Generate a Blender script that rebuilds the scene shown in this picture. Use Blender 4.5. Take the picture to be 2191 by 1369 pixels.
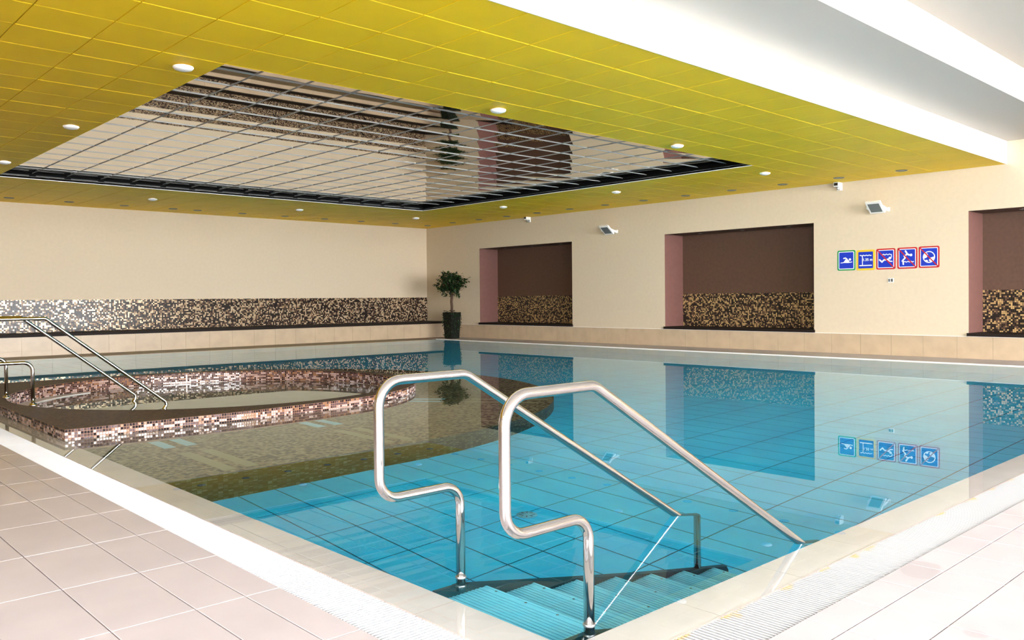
import bpy, bmesh, math, random
from mathutils import Vector, Matrix
from mathutils.geometry import delaunay_2d_cdt

for o in list(bpy.data.objects):
    bpy.data.objects.remove(o)
sc = bpy.context.scene
COL = sc.collection
RND = random.Random(7)

# ------------------------------------------------------------------ camera
# world axes: X runs along the mosaic wall, Y along the wall with the signs, water level is z = 0
F_PX, CYP = 1788.8, 664.27
YAW, PITCH, ROLL = 0.8198, -0.0135, -0.0090
EYE = Vector((0.0, 0.0, 1.162))
_f0 = Vector((math.cos(YAW), math.sin(YAW), 0)); _r0 = Vector((math.sin(YAW), -math.cos(YAW), 0)); _u0 = Vector((0, 0, 1))
FW = _f0 * math.cos(PITCH) + _u0 * math.sin(PITCH)
_u1 = -_f0 * math.sin(PITCH) + _u0 * math.cos(PITCH)
RT = _r0 * math.cos(ROLL) + _u1 * math.sin(ROLL)
UP = -_r0 * math.sin(ROLL) + _u1 * math.cos(ROLL)
cd = bpy.data.cameras.new('camera'); cam = bpy.data.objects.new('camera', cd); COL.objects.link(cam)
cd.sensor_fit = 'HORIZONTAL'; cd.sensor_width = 36.0; cd.lens = F_PX / 2191.0 * 36.0
cd.shift_y = -(684.5 - CYP) / 2191.0
cd.clip_start = 0.05; cd.clip_end = 200
_B = -FW
cam.matrix_world = Matrix(((RT.x, UP.x, _B.x, EYE.x), (RT.y, UP.y, _B.y, EYE.y), (RT.z, UP.z, _B.z, EYE.z), (0, 0, 0, 1)))
sc.camera = cam

def seen(p):
    """pixel of a point (for choosing which repeated pieces show largest)"""
    d = Vector(p) - EYE; z = d.dot(FW)
    if z <= 0.05: return None
    return (1095.5 + F_PX * d.dot(RT) / z, CYP - F_PX * d.dot(UP) / z, z)

# ------------------------------------------------------------------ sky, daylight, exposure
world = bpy.data.worlds.new('world'); sc.world = world; world.use_nodes = True
bg = world.node_tree.nodes['Background']
bg.inputs[0].default_value = (0.97, 0.98, 1.0, 1); bg.inputs[1].default_value = 5.0
sc.view_settings.view_transform = 'Standard'; sc.view_settings.look = 'None'
sc.view_settings.gamma = 1.0; sc.view_settings.use_curve_mapping = False
sc.view_settings.exposure = 3.1
sc.cycles.max_bounces = 14; sc.cycles.diffuse_bounces = 8; sc.cycles.glossy_bounces = 6; sc.cycles.transmission_bounces = 8
sc.cycles.sample_clamp_indirect = 12.0

XW, YW = 16.507, 21.716          # sign wall, mosaic wall
XL, YF = -6.0, -9.0              # wall behind to the left, glazed front
ZC, ZM, ZU1, ZU2 = 3.472, 3.59, 3.872, 4.34
def portal(name, loc, rot, sx, sy):
    l = bpy.data.lights.new(name, 'AREA'); l.shape = 'RECTANGLE'; l.size = sx; l.size_y = sy
    l.cycles.is_portal = True
    o = bpy.data.objects.new(name, l); COL.objects.link(o); o.location = loc; o.rotation_euler = rot
portal('window_light_portal', ((XL + XW) / 2, YF - 0.02, 2.15), (math.radians(90), 0, 0), XW - XL - 0.4, 4.1)
YB = 1.6                          # glazing added in the side wall, to brighten the sign wall, ends here
portal('added_side_light_portal', (XL - 0.02, (YF + YB) / 2, 2.15), (math.radians(90), 0, math.radians(-90)), YB - YF - 0.3, 4.1)

# ------------------------------------------------------------------ materials
MATS = {}
def newmat(name):
    m = bpy.data.materials.new(name); m.use_nodes = True
    MATS[name] = m
    return m, m.node_tree.nodes, m.node_tree.links, m.node_tree.nodes['Principled BSDF']
def mat(name, col, rough=0.5, metal=0.0, spec=0.5, var=0.0, scale=8.0, bump=0.0, bscale=60.0):
    m, N, L, p = newmat(name)
    p.inputs['Base Color'].default_value = (*col, 1); p.inputs['Roughness'].default_value = rough
    p.inputs['Metallic'].default_value = metal; p.inputs['Specular IOR Level'].default_value = spec
    g = None
    if var or bump: g = N.new('ShaderNodeNewGeometry')
    if var:
        n = N.new('ShaderNodeTexNoise'); n.inputs['Scale'].default_value = scale; n.inputs['Detail'].default_value = 6
        L.new(g.outputs['Position'], n.inputs['Vector'])
        r = N.new('ShaderNodeValToRGB')
        r.color_ramp.elements[0].position = 0.3; r.color_ramp.elements[1].position = 0.7
        r.color_ramp.elements[0].color = (*[max(0, c * (1 - var)) for c in col], 1)
        r.color_ramp.elements[1].color = (*[min(1, c * (1 + var)) for c in col], 1)
        L.new(n.outputs[0], r.inputs[0]); L.new(r.outputs[0], p.inputs['Base Color'])
    if bump:
        n2 = N.new('ShaderNodeTexNoise'); n2.inputs['Scale'].default_value = bscale; n2.inputs['Detail'].default_value = 3
        L.new(g.outputs['Position'], n2.inputs['Vector'])
        b = N.new('ShaderNodeBump'); b.inputs['Strength'].default_value = bump; b.inputs['Distance'].default_value = 0.01
        L.new(n2.outputs[0], b.inputs['Height']); L.new(b.outputs[0], p.inputs['Normal'])
    return m
def mosaic(name, axes, pitch, stops, grout, rough=0.25, gw=0.05, pearl=None):
    """small square tiles in random colours; stops = [(share start, colour)]"""
    m, N, L, p = newmat(name)
    g = N.new('ShaderNodeNewGeometry'); s = N.new('ShaderNodeSeparateXYZ'); c = N.new('ShaderNodeCombineXYZ')
    L.new(g.outputs['Position'], s.inputs[0])
    L.new(s.outputs['XYZ'.index(axes[0])], c.inputs[0]); L.new(s.outputs['XYZ'.index(axes[1])], c.inputs[1])
    d = N.new('ShaderNodeVectorMath'); d.operation = 'SCALE'; d.inputs['Scale'].default_value = 1.0 / pitch
    L.new(c.outputs[0], d.inputs[0])
    fl = N.new('ShaderNodeVectorMath'); fl.operation = 'FLOOR'; L.new(d.outputs[0], fl.inputs[0])
    fr = N.new('ShaderNodeVectorMath'); fr.operation = 'FRACTION'; L.new(d.outputs[0], fr.inputs[0])
    w = N.new('ShaderNodeTexWhiteNoise'); w.noise_dimensions = '3D'; L.new(fl.outputs[0], w.inputs['Vector'])
    r = N.new('ShaderNodeValToRGB'); r.color_ramp.interpolation = 'CONSTANT'
    e = r.color_ramp.elements
    e[0].position = 0; e[0].color = (*stops[0][1], 1); e[1].position = stops[1][0]; e[1].color = (*stops[1][1], 1)
    for pos, col in stops[2:]:
        k = e.new(pos); k.color = (*col, 1)
    L.new(w.outputs['Value'], r.inputs[0])
    s2 = N.new('ShaderNodeSeparateXYZ'); L.new(fr.outputs[0], s2.inputs[0])
    ms = []
    for k in (0, 1):
        a = N.new('ShaderNodeMath'); a.operation = 'SUBTRACT'; a.inputs[1].default_value = 0.5; L.new(s2.outputs[k], a.inputs[0])
        b = N.new('ShaderNodeMath'); b.operation = 'ABSOLUTE'; L.new(a.outputs[0], b.inputs[0]); ms.append(b)
    mx = N.new('ShaderNodeMath'); mx.operation = 'MAXIMUM'; L.new(ms[0].outputs[0], mx.inputs[0]); L.new(ms[1].outputs[0], mx.inputs[1])
    gt = N.new('ShaderNodeMath'); gt.operation = 'GREATER_THAN'; gt.inputs[1].default_value = 0.5 - gw; L.new(mx.outputs[0], gt.inputs[0])
    mi = N.new('ShaderNodeMix'); mi.data_type = 'RGBA'
    L.new(gt.outputs[0], mi.inputs[0]); L.new(r.outputs[0], mi.inputs[6]); mi.inputs[7].default_value = (*grout, 1)
    L.new(mi.outputs[2], p.inputs['Base Color'])
    p.inputs['Roughness'].default_value = rough; p.inputs['Specular IOR Level'].default_value = 0.2
    if pearl is not None:                              # the light pieces have a pearl glaze
        t, amount = pearl
        pr = N.new('ShaderNodeMath'); pr.operation = 'GREATER_THAN'; pr.inputs[1].default_value = t; L.new(w.outputs['Value'], pr.inputs[0])
        pm = N.new('ShaderNodeMath'); pm.operation = 'MULTIPLY'; pm.inputs[1].default_value = amount; L.new(pr.outputs[0], pm.inputs[0])
        L.new(pm.outputs[0], p.inputs['Metallic'])
    return m
def deck_mat(name, col, rough, stain):
    """porous stoneware: fine grain, slow tone drift and a few dried water marks"""
    m, N, L, p = newmat(name)
    g = N.new('ShaderNodeNewGeometry')
    n = N.new('ShaderNodeTexNoise'); n.inputs['Scale'].default_value = 3.0; n.inputs['Detail'].default_value = 8
    L.new(g.outputs['Position'], n.inputs['Vector'])
    r = N.new('ShaderNodeValToRGB'); r.color_ramp.elements[0].position = 0.3; r.color_ramp.elements[1].position = 0.7
    r.color_ramp.elements[0].color = (*[c * 0.94 for c in col], 1); r.color_ramp.elements[1].color = (*[min(1, c * 1.05) for c in col], 1)
    L.new(n.outputs[0], r.inputs[0])
    n2 = N.new('ShaderNodeTexNoise'); n2.inputs['Scale'].default_value = 2.3; n2.inputs['Detail'].default_value = 2
    L.new(g.outputs['Position'], n2.inputs['Vector'])
    r2 = N.new('ShaderNodeValToRGB'); r2.color_ramp.elements[0].position = 0.685; r2.color_ramp.elements[1].position = 0.70
    r2.color_ramp.elements[0].color = (0, 0, 0, 1); r2.color_ramp.elements[1].color = (1, 1, 1, 1)
    L.new(n2.outputs[0], r2.inputs[0])
    mi = N.new('ShaderNodeMix'); mi.data_type = 'RGBA'; L.new(r2.outputs[0], mi.inputs[0]); L.new(r.outputs[0], mi.inputs[6])
    mi.inputs[7].default_value = (*[c * stain for c in col], 1)
    L.new(mi.outputs[2], p.inputs['Base Color']); p.inputs['Roughness'].default_value = rough
    return m

deck_mat('deck_tile', (0.43, 0.388, 0.395), 0.5, 0.84)
mat('deck_olive', (0.20, 0.155, 0.085), 0.5, var=0.08, scale=4)
mat('grout_brown', (0.20, 0.12, 0.08), 0.8)
mat('grout_light', (0.55, 0.47, 0.44), 0.8)
mat('grate_white', (0.54, 0.56, 0.60), 0.4, var=0.03, scale=3)
def stained():
    m, N, L, p = newmat('grate_stained')
    g = N.new('ShaderNodeNewGeometry'); sp = N.new('ShaderNodeSeparateXYZ'); L.new(g.outputs['Position'], sp.inputs[0])
    mp = N.new('ShaderNodeMapRange'); mp.inputs[1].default_value = 1.50; mp.inputs[2].default_value = 1.70; mp.inputs[3].default_value = -0.25; mp.inputs[4].default_value = 0.42; L.new(sp.outputs[1], mp.inputs[0])
    n = N.new('ShaderNodeTexNoise'); n.inputs['Scale'].default_value = 5.5; n.inputs['Detail'].default_value = 3; L.new(g.outputs['Position'], n.inputs['Vector'])
    a = N.new('ShaderNodeMath'); a.operation = 'ADD'; L.new(mp.outputs[0], a.inputs[0]); L.new(n.outputs[0], a.inputs[1])
    r = N.new('ShaderNodeValToRGB'); r.color_ramp.elements[0].position = 0.92; r.color_ramp.elements[1].position = 1.06
    r.color_ramp.elements[0].color = (0.345, 0.352, 0.36, 1); r.color_ramp.elements[1].color = (0.42, 0.31, 0.15, 1)
    L.new(a.outputs[0], r.inputs[0]); L.new(r.outputs[0], p.inputs['Base Color']); p.inputs['Roughness'].default_value = 0.4
stained()
mat('grate_channel', (0.12, 0.10, 0.09), 0.7)
mat('coping', (0.68, 0.555, 0.505), 0.35, var=0.04, scale=5)
mat('coping_joint', (0.42, 0.34, 0.28), 0.7)
mat('pool_tile', (0.045, 0.63, 1.0), 0.3, var=0.08, scale=2.2)
mat('pool_grout', (0.003, 0.12, 0.19), 0.7)
mat('pool_side', (0.22, 0.70, 0.88), 0.3, var=0.06, scale=3)
mat('plinth_tile', (0.46, 0.35, 0.235), 0.35, var=0.07, scale=4)
mat('plinth_joint', (0.42, 0.32, 0.22), 0.7)
mat('wall_cream', (0.575, 0.48, 0.35), 0.75, var=0.025, scale=14, bump=0.15, bscale=90)
mat('wall_white', (0.82, 0.80, 0.77), 0.7)
mat('ceiling_white', (0.48, 0.445, 0.40), 0.8)
mat('ceiling_yellow', (0.92, 0.60, 0.006), 0.55, var=0.05, scale=1.5)
mat('ceiling_yellow_joint', (0.22, 0.16, 0.006), 0.7)
mat('mirror', (0.74, 0.71, 0.66), 0.025, metal=1.0)
mat('mirror_joint', (0.33, 0.33, 0.32), 0.5)
mat('recess_black', (0.006, 0.006, 0.006), 0.7, spec=0.05)
mat('recess_grey', (0.10, 0.10, 0.10), 0.5)
mat('trim_white', (0.82, 0.83, 0.83), 0.4)
mat('niche_brown', (0.088, 0.042, 0.024), 0.7, var=0.10, scale=16)
mat('niche_jamb', (0.165, 0.072, 0.058), 0.7, var=0.06, scale=10)
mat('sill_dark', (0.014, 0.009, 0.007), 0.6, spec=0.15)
mat('steel', (0.55, 0.53, 0.52), 0.09, metal=1.0)
mat('steel_dull', (0.50, 0.50, 0.50), 0.35, metal=1.0)
mat('stringer', (0.012, 0.045, 0.05), 0.4)
mat('tread', (0.20, 0.66, 0.78), 0.45)
mat('inlet_blue', (0.16, 0.50, 0.62), 0.4)
mat('white_plastic', (0.80, 0.80, 0.78), 0.35)
mat('black_plastic', (0.012, 0.012, 0.012), 0.3)
mat('grey_glass', (0.12, 0.14, 0.14), 0.15)
mat('lamp_shade', (0.85, 0.85, 0.85), 0.4)
mat('spot_metal', (0.22, 0.22, 0.21), 0.35, metal=0.8)
mat('spot_dark', (0.03, 0.03, 0.03), 0.4)
mat('spot_lens', (0.42, 0.42, 0.40), 0.4)
mat('pot_dark', (0.006, 0.007, 0.005), 0.5, spec=0.2)
mat('bark', (0.07, 0.035, 0.02), 0.8, var=0.3, scale=30)
mat('leaf', (0.010, 0.026, 0.008), 0.5, spec=0.25, var=0.5, scale=9)
mat('leaf_light', (0.035, 0.075, 0.02), 0.5, spec=0.25, var=0.3, scale=9)
mat('soil', (0.02, 0.015, 0.01), 0.9)
mat('sign_blue', (0.010, 0.035, 0.42), 0.35); mat('sign_white', (0.85, 0.86, 0.90), 0.35)
mat('sign_red', (0.45, 0.012, 0.018), 0.35); mat('sign_green', (0.005, 0.26, 0.07), 0.35); mat('sign_yellow', (0.72, 0.47, 0.03), 0.35)
mat('terrace', (0.70, 0.69, 0.66), 0.8, var=0.06, scale=2)
mat('window_frame', (0.22, 0.22, 0.22), 0.4)
mat('tub_floor', (0.50, 0.42, 0.30), 0.5, var=0.08, scale=5)
mat('overflow_lip', (0.50, 0.46, 0.42), 0.35)
mat('massage_strip', (0.30, 0.62, 0.72), 0.4)
mat('seat_strip', (0.29, 0.25, 0.115), 0.4)
CRM, TAN, BRN, BLK = (0.60, 0.45, 0.29), (0.32, 0.21, 0.12), (0.10, 0.055, 0.035), (0.014, 0.010, 0.009)
MOS = [(0, BLK), (0.45, BRN), (0.62, TAN), (0.77, CRM)]
mosaic('mosaic_wall', 'XZ', 0.036, MOS, (0.05, 0.035, 0.025), 0.25, pearl=(0.72, 0.2))
mosaic('mosaic_niche', 'YZ', 0.031, [(0, BLK), (0.44, BRN), (0.62, (0.26, 0.16, 0.07)), (0.78, (0.48, 0.31, 0.13))], (0.04, 0.025, 0.015), 0.3)
mosaic('bench_top', 'XY', 0.034, [(0, (0.035, 0.024, 0.012)), (0.28, (0.17, 0.130, 0.064)), (0.55, (0.26, 0.20, 0.10)), (0.85, (0.36, 0.28, 0.15))], (0.13, 0.10, 0.06), 0.4)
mosaic('bench_side_shaded', 'XZ', 0.040, [(0, (0.004, 0.006, 0.004)), (0.4, (0.030, 0.042, 0.020)), (0.65, (0.085, 0.105, 0.05)), (0.88, (0.20, 0.21, 0.11))], (0.012, 0.014, 0.008), 0.4)  # same mosaic as the seat, with shade and green water put into the colours
mosaic('tub_top', 'XY', 0.025, [(0, (0.030, 0.018, 0.012)), (0.35, (0.060, 0.035, 0.022)), (0.8, (0.10, 0.06, 0.035))], (0.060, 0.036, 0.022), 0.5)
for k, (c, sp) in enumerate([((0.40, 0.29, 0.265), 1.0), ((0.30, 0.20, 0.17), 0.8), ((0.20, 0.095, 0.045), 0.35), ((0.045, 0.022, 0.020), 0.08), ((0.012, 0.008, 0.010), 0.03), ((0.075, 0.045, 0.050), 0.15)]):
    mat('mosaic_piece_%d' % k, c, 0.12, spec=sp)
mat('tub_grout', (0.22, 0.11, 0.065), 0.6)
# water: clear, still, refracting
wm, N, L, p = newmat('water')
N.remove(p)
gl = N.new('ShaderNodeBsdfGlass'); gl.inputs['IOR'].default_value = 1.333; gl.inputs['Roughness'].default_value = 0.0
gl.inputs['Color'].default_value = (0.90, 0.985, 1.0, 1)
tc = N.new('ShaderNodeNewGeometry'); nz = N.new('ShaderNodeTexNoise'); nz.inputs['Scale'].default_value = 1.1; nz.inputs['Detail'].default_value = 2
bp = N.new('ShaderNodeBump'); bp.inputs['Strength'].default_value = 0.008; bp.inputs['Distance'].default_value = 0.02
L.new(tc.outputs['Position'], nz.inputs['Vector']); L.new(nz.outputs[0], bp.inputs['Height']); L.new(bp.outputs[0], gl.inputs['Normal'])
L.new(gl.outputs[0], N['Material Output'].inputs[0])

# ------------------------------------------------------------------ building helpers
class MB:
    def __init__(s): s.v, s.f, s.m, s.sm = [], [], [], []
    def quad(s, a, b, c, d, mi=0, sm=False):
        k = len(s.v); s.v += [tuple(a), tuple(b), tuple(c), tuple(d)]; s.f.append((k, k + 1, k + 2, k + 3)); s.m.append(mi); s.sm.append(sm); return s
    def poly(s, pts, mi=0):
        k = len(s.v); s.v += [tuple(p) for p in pts]; s.f.append(tuple(range(k, k + len(pts)))); s.m.append(mi); s.sm.append(False); return s
    def box(s, x0, x1, y0, y1, z0, z1, mi=0):
        k = len(s.v)
        s.v += [(x0, y0, z0), (x1, y0, z0), (x1, y1, z0), (x0, y1, z0), (x0, y0, z1), (x1, y0, z1), (x1, y1, z1), (x0, y1, z1)]
        for q in ((3, 2, 1, 0), (4, 5, 6, 7), (0, 1, 5, 4), (1, 2, 6, 5), (2, 3, 7, 6), (3, 0, 4, 7)):
            s.f.append(tuple(k + i for i in q)); s.m.append(mi); s.sm.append(False)
        return s
    def obox(s, c, ax, ay, az, hx, hy, hz, mi=0):
        """oriented box: centre, three unit axes, half sizes"""
        c, ax, ay, az = Vector(c), Vector(ax), Vector(ay), Vector(az); k = len(s.v)
        for dz in (-1, 1):
            for dx, dy in ((-1, -1), (1, -1), (1, 1), (-1, 1)):
                s.v.append(tuple(c + ax * hx * dx + ay * hy * dy + az * hz * dz))
        for q in ((3, 2, 1, 0), (4, 5, 6, 7), (0, 1, 5, 4), (1, 2, 6, 5), (2, 3, 7, 6), (3, 0, 4, 7)):
            s.f.append(tuple(k + i for i in q)); s.m.append(mi); s.sm.append(False)
        return s
    def prism(s, pts, z0, z1, mi=0, mside=None):
        n = len(pts); k = len(s.v); ms = mi if mside is None else mside
        s.v += [(x, y, z0) for x, y in pts] + [(x, y, z1) for x, y in pts]
        s.f.append(tuple(k + n + i for i in range(n))); s.m.append(mi); s.sm.append(False)
        s.f.append(tuple(k + n - 1 - i for i in range(n))); s.m.append(mi); s.sm.append(False)
        for i in range(n):
            j = (i + 1) % n; s.f.append((k + i, k + j, k + n + j, k + n + i)); s.m.append(ms); s.sm.append(False)
        return s
    def lathe(s, prof, c, n=24, mi=0, cap=True):
        """profile of (radius, z) turned about the vertical through c"""
        k = len(s.v); cx, cy = c
        for r, z in prof:
            for i in range(n):
                a = 2 * math.pi * i / n; s.v.append((cx + r * math.cos(a), cy + r * math.sin(a), z))
        for q in range(len(prof) - 1):
            for i in range(n):
                j = (i + 1) % n
                s.f.append((k + q * n + i, k + q * n + j, k + (q + 1) * n + j, k + (q + 1) * n + i)); s.m.append(mi); s.sm.append(True)
        if cap:
            s.f.append(tuple(k + n - 1 - i for i in range(n))); s.m.append(mi); s.sm.append(False)
            q = (len(prof) - 1) * n; s.f.append(tuple(k + q + i for i in range(n))); s.m.append(mi); s.sm.append(False)
        return s
    def tube(s, path, r, n=16, mi=0, side=Vector((0, 1, 0))):
        k = len(s.v); P = [Vector(p) for p in path]; m = len(P); up = None
        for i in range(m):
            t = (P[min(i + 1, m - 1)] - P[max(i - 1, 0)]).normalized()
            a = side - t * side.dot(t)
            if a.length < 1e-4: a = t.orthogonal()
            a.normalize(); b = t.cross(a)
            for q in range(n):
                w = 2 * math.pi * q / n; s.v.append(tuple(P[i] + (a * math.cos(w) + b * math.sin(w)) * r))
        for i in range(m - 1):
            for q in range(n):
                j = (q + 1) % n; s.f.append((k + i * n + q, k + i * n + j, k + (i + 1) * n + j, k + (i + 1) * n + q)); s.m.append(mi); s.sm.append(True)
        s.f.append(tuple(k + n - 1 - q for q in range(n))); s.m.append(mi); s.sm.append(False)
        q0 = k + (m - 1) * n; s.f.append(tuple(q0 + q for q in range(n))); s.m.append(mi); s.sm.append(False)
        return s
    def mesh(s, name, mats):
        me = bpy.data.meshes.new(name); me.from_pydata(s.v, [], s.f)
        for mm in (mats if isinstance(mats, (list, tuple)) else [mats]): me.materials.append(MATS[mm])
        me.polygons.foreach_set('material_index', s.m); me.polygons.foreach_set('use_smooth', s.sm)
        me.update(); return me
    def build(s, name, mats, parent=None, fix=True):
        me = s.mesh(name, mats)
        if fix:
            b = bmesh.new(); b.from_mesh(me); bmesh.ops.recalc_face_normals(b, faces=b.faces); b.to_mesh(me); b.free()
        return link(name, me, parent)
def link(name, me, parent=None, loc=None):
    o = bpy.data.objects.new(name, me); COL.objects.link(o)
    if parent is not None: o.parent = parent
    if loc is not None: o.location = loc
    return o
def tag(o, label, cat, group=None, kind=None):
    o['label'] = label; o['category'] = cat
    if group: o['group'] = group
    if kind: o['kind'] = kind
    return o
def empty(name, loc=(0, 0, 0)):
    o = bpy.data.objects.new(name, None); COL.objects.link(o); o.location = loc; o.empty_display_size = 0.1; return o
def stuff(o): o['kind'] = 'stuff'; return o
def fillet(pts, radii, n=8):
    """round the corners of a polyline"""
    P = [Vector(p) for p in pts]; out = [P[0]]
    for i in range(1, len(P) - 1):
        r = radii[i - 1] if isinstance(radii, (list, tuple)) else radii
        a = (P[i - 1] - P[i]).normalized(); b = (P[i + 1] - P[i]).normalized()
        ang = a.angle(b); t = r / math.tan(ang / 2); c = P[i] + (a + b).normalized() * (r / math.sin(ang / 2))
        s0 = P[i] + a * t - c; s1 = P[i] + b * t - c; w = s0.angle(s1)
        for k in range(n + 1):
            u = k / n; out.append(c + (s0 * math.sin((1 - u) * w) + s1 * math.sin(u * w)) / math.sin(w))
    out.append(P[-1]); return out
def rank(items, keep=300):
    """items = [(key point, size, data)]; the `keep` that show largest, then the rest"""
    def score(it):
        q = seen(it[0])
        if q is None: return -1
        x, y, z = q; s = it[1] / (z * z)
        if not (-120 < x < 2311 and -120 < y < 1489): s *= 1e-4
        return s
    it = sorted(items, key=score, reverse=True)
    return it[:keep], it[keep:]

# ------------------------------------------------------------------ the setting: deck, pool basin, walls, ceilings
PX0, PX1, PY0, PY1 = 2.03, 15.02, 1.912, 19.35      # pool, inner edge of the coping
CX0, CY0 = 1.83, 1.705                              # outer edge of the coping = outer edge of the water film
GX0, GY0 = 1.607, 1.475                             # outer edge of the gutter grates
DEP = 1.35

# deck slab (grout level) and its tiles
fl = MB()
fl.box(XL, GX0, YF, YW, -0.25, -0.003); fl.box(GX0, XW, YF, GY0, -0.25, -0.003)
fl.box(15.22, XW, GY0, YW, -0.25, -0.003); fl.box(GX0, 15.22, 19.55, YW, -0.25, -0.003)
floor = tag(fl.build('floor', 'grout_brown'), 'pale pinkish stone tiled pool deck with thin joints', 'floor', kind='structure')
tiles = []
def drow(x0, x1, y0, y1): tiles.append((x0, x1, y0, y1))
xs = [GX0, 1.460, 1.262, 0.960, 0.660, 0.360, 0.060, -0.240, -0.540]
for a, b in zip(xs, xs[1:]):
    for k in range(-8, 30):
        y = 3.715 + 0.6 * k
        if y > YF + 0.1 and y + 0.6 < 20.6: drow(b, a, y, y + 0.6)
ys = [GY0, 1.324, 1.095, 0.795, 0.495, 0.195, -0.105]
for a, b in zip(ys, ys[1:]):
    for k in range(-2, 46):
        x = 2.21 + 0.3 * k
        if x + 0.3 < XW - 0.1: drow(x, x + 0.3, b, a)
for k in range(60):                                  # far strips beside the walls
    y = 1.5 + 0.6 * k
    if y + 0.6 < 20.6:
        for q in range(2): drow(15.28 + 0.6 * q, 15.88 + 0.6 * q, y, y + 0.6)
fars = []
for k in range(22):
    for q in range(2): fars.append((1.65 + 0.6 * k, 2.25 + 0.6 * k, 19.56 + 0.55 * q, 20.11 + 0.55 * q))
def tile_mesh(m, x0, x1, y0, y1, g=0.0022, zt=0.003, b=0.0013):
    x0 += g; x1 -= g; y0 += g; y1 -= g
    A = [(x0, y0), (x1, y0), (x1, y1), (x0, y1)]; Bq = [(x0 + b, y0 + b), (x1 - b, y0 + b), (x1 - b, y1 - b), (x0 + b, y1 - b)]
    m.poly([(x, y, zt) for x, y in Bq])
    for i in range(4):
        j = (i + 1) % 4
        m.quad((*A[i], zt - b), (*A[j], zt - b), (*Bq[j], zt), (*Bq[i], zt)); m.quad((*A[i], zt - 0.006), (*A[j], zt - 0.006), (*A[j], zt - b), (*A[i], zt - b))
cache = {}
def shared(key, fn, mats):
    if key not in cache:
        m = MB(); fn(m); cache[key] = m.mesh(key[0], mats)
    return cache[key]
near, far = rank([(((a + b) / 2, (c + d) / 2, 0), (b - a) * (d - c), (a, b, c, d)) for a, b, c, d in tiles], 256)
for _, _, (a, b, c, d) in near:
    sx, sy = round(b - a, 4), round(d - c, 4)
    me = shared(('floor_tile', sx, sy), lambda m: tile_mesh(m, -sx / 2, sx / 2, -sy / 2, sy / 2), 'deck_tile')
    link('floor_tile', me, floor, ((a + b) / 2, (c + d) / 2, 0))
m = MB()
for _, _, (a, b, c, d) in far: tile_mesh(m, a, b, c, d)
stuff(m.build('floor_tile_field', 'deck_tile', floor))
for a, b, c, d in fars:
    me = shared(('floor_tile', 'olive', round(b - a, 3)), lambda m: tile_mesh(m, -(b - a) / 2, (b - a) / 2, -(d - c) / 2, (d - c) / 2), 'deck_olive')
    link('floor_tile', me, floor, ((a + b) / 2, (c + d) / 2, 0))
m = MB(); m.box(XL, -0.54, YF, YW, -0.01, 0.002); m.box(-0.54, XW, YF, -0.105, -0.01, 0.002)
m.build('floor_margin', 'deck_tile', floor)

# pool basin
pb = MB()
pb.box(GX0, PX0, GY0, 19.55, -1.6, -0.03); pb.box(PX0, 15.22, GY0, PY0, -1.6, -0.03)
pb.box(PX1, 15.22, PY0, 19.55, -1.6, -0.03); pb.box(PX0, PX1, PY1, 19.55, -1.6, -0.03)
pb.box(PX0, PX1, PY0, PY1, -1.6, -DEP - 0.004, 1)
basin = tag(pb.build('pool_basin', ['pool_side', 'pool_grout']), 'large rectangular swimming pool basin lined with blue tiles', 'swimming pool', kind='structure')
tl = []
for i in range(-3, 41):
    for j in range(-2, 28):
        x0, y0 = 2.80 + 0.3 * i, 3.10 + 0.6 * j; x1, y1 = x0 + 0.3, y0 + 0.6
        x0, x1, y0, y1 = max(x0, PX0), min(x1, PX1), max(y0, PY0), min(y1, PY1)
        if x1 - x0 > 0.02 and y1 - y0 > 0.02: tl.append((((x0 + x1) / 2, (y0 + y1) / 2, -0.9), (x1 - x0) * (y1 - y0) * 1e-3 + 0.18, (x0, x1, y0, y1)))
near, far = rank(tl)
for _, _, (a, b, c, d) in near:
    sx, sy = round(b - a, 4), round(d - c, 4)
    me = shared(('pool_tile', sx, sy), lambda m: tile_mesh(m, -sx / 2, sx / 2, -sy / 2, sy / 2, g=0.0055, zt=0.003), 'pool_tile')
    link('pool_tile', me, basin, ((a + b) / 2, (c + d) / 2, -DEP))
m = MB()
for _, _, (a, b, c, d) in far: tile_mesh(m, a, b, c, d, g=0.0055, zt=-DEP + 0.003)
stuff(m.build('pool_tile_field', 'pool_tile', basin))
# coping stones under the film of water
zc = -0.010
def coping(x0, x1, y0, y1):
    k = ('coping_stone', round(x1 - x0, 3), round(y1 - y0, 3)); sx, sy = (x1 - x0) / 2 - 0.001, (y1 - y0) / 2 - 0.001
    me = shared(k, lambda m: m.box(-sx, sx, -sy, sy, -0.03, 0), 'coping')
    link('coping_stone', me, basin, ((x0 + x1) / 2, (y0 + y1) / 2, zc))
y = CY0 + 0.6 * 0
for k in range(30):
    y0, y1 = PY0 + 0.6 * k, min(PY0 + 0.6 * (k + 1), PY1)
    if y1 - y0 > 0.05: coping(CX0, PX0, y0, y1); coping(PX1, 15.20, y0, y1)
coping(CX0, PX0, CY0, PY0)
for k in range(22):
    x0, x1 = PX0 + 0.6 * k, min(PX0 + 0.6 * (k + 1), PX1)
    if x1 - x0 > 0.05: coping(x0, x1, CY0, PY0); coping(x0, x1, PY1, 19.55)

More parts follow.
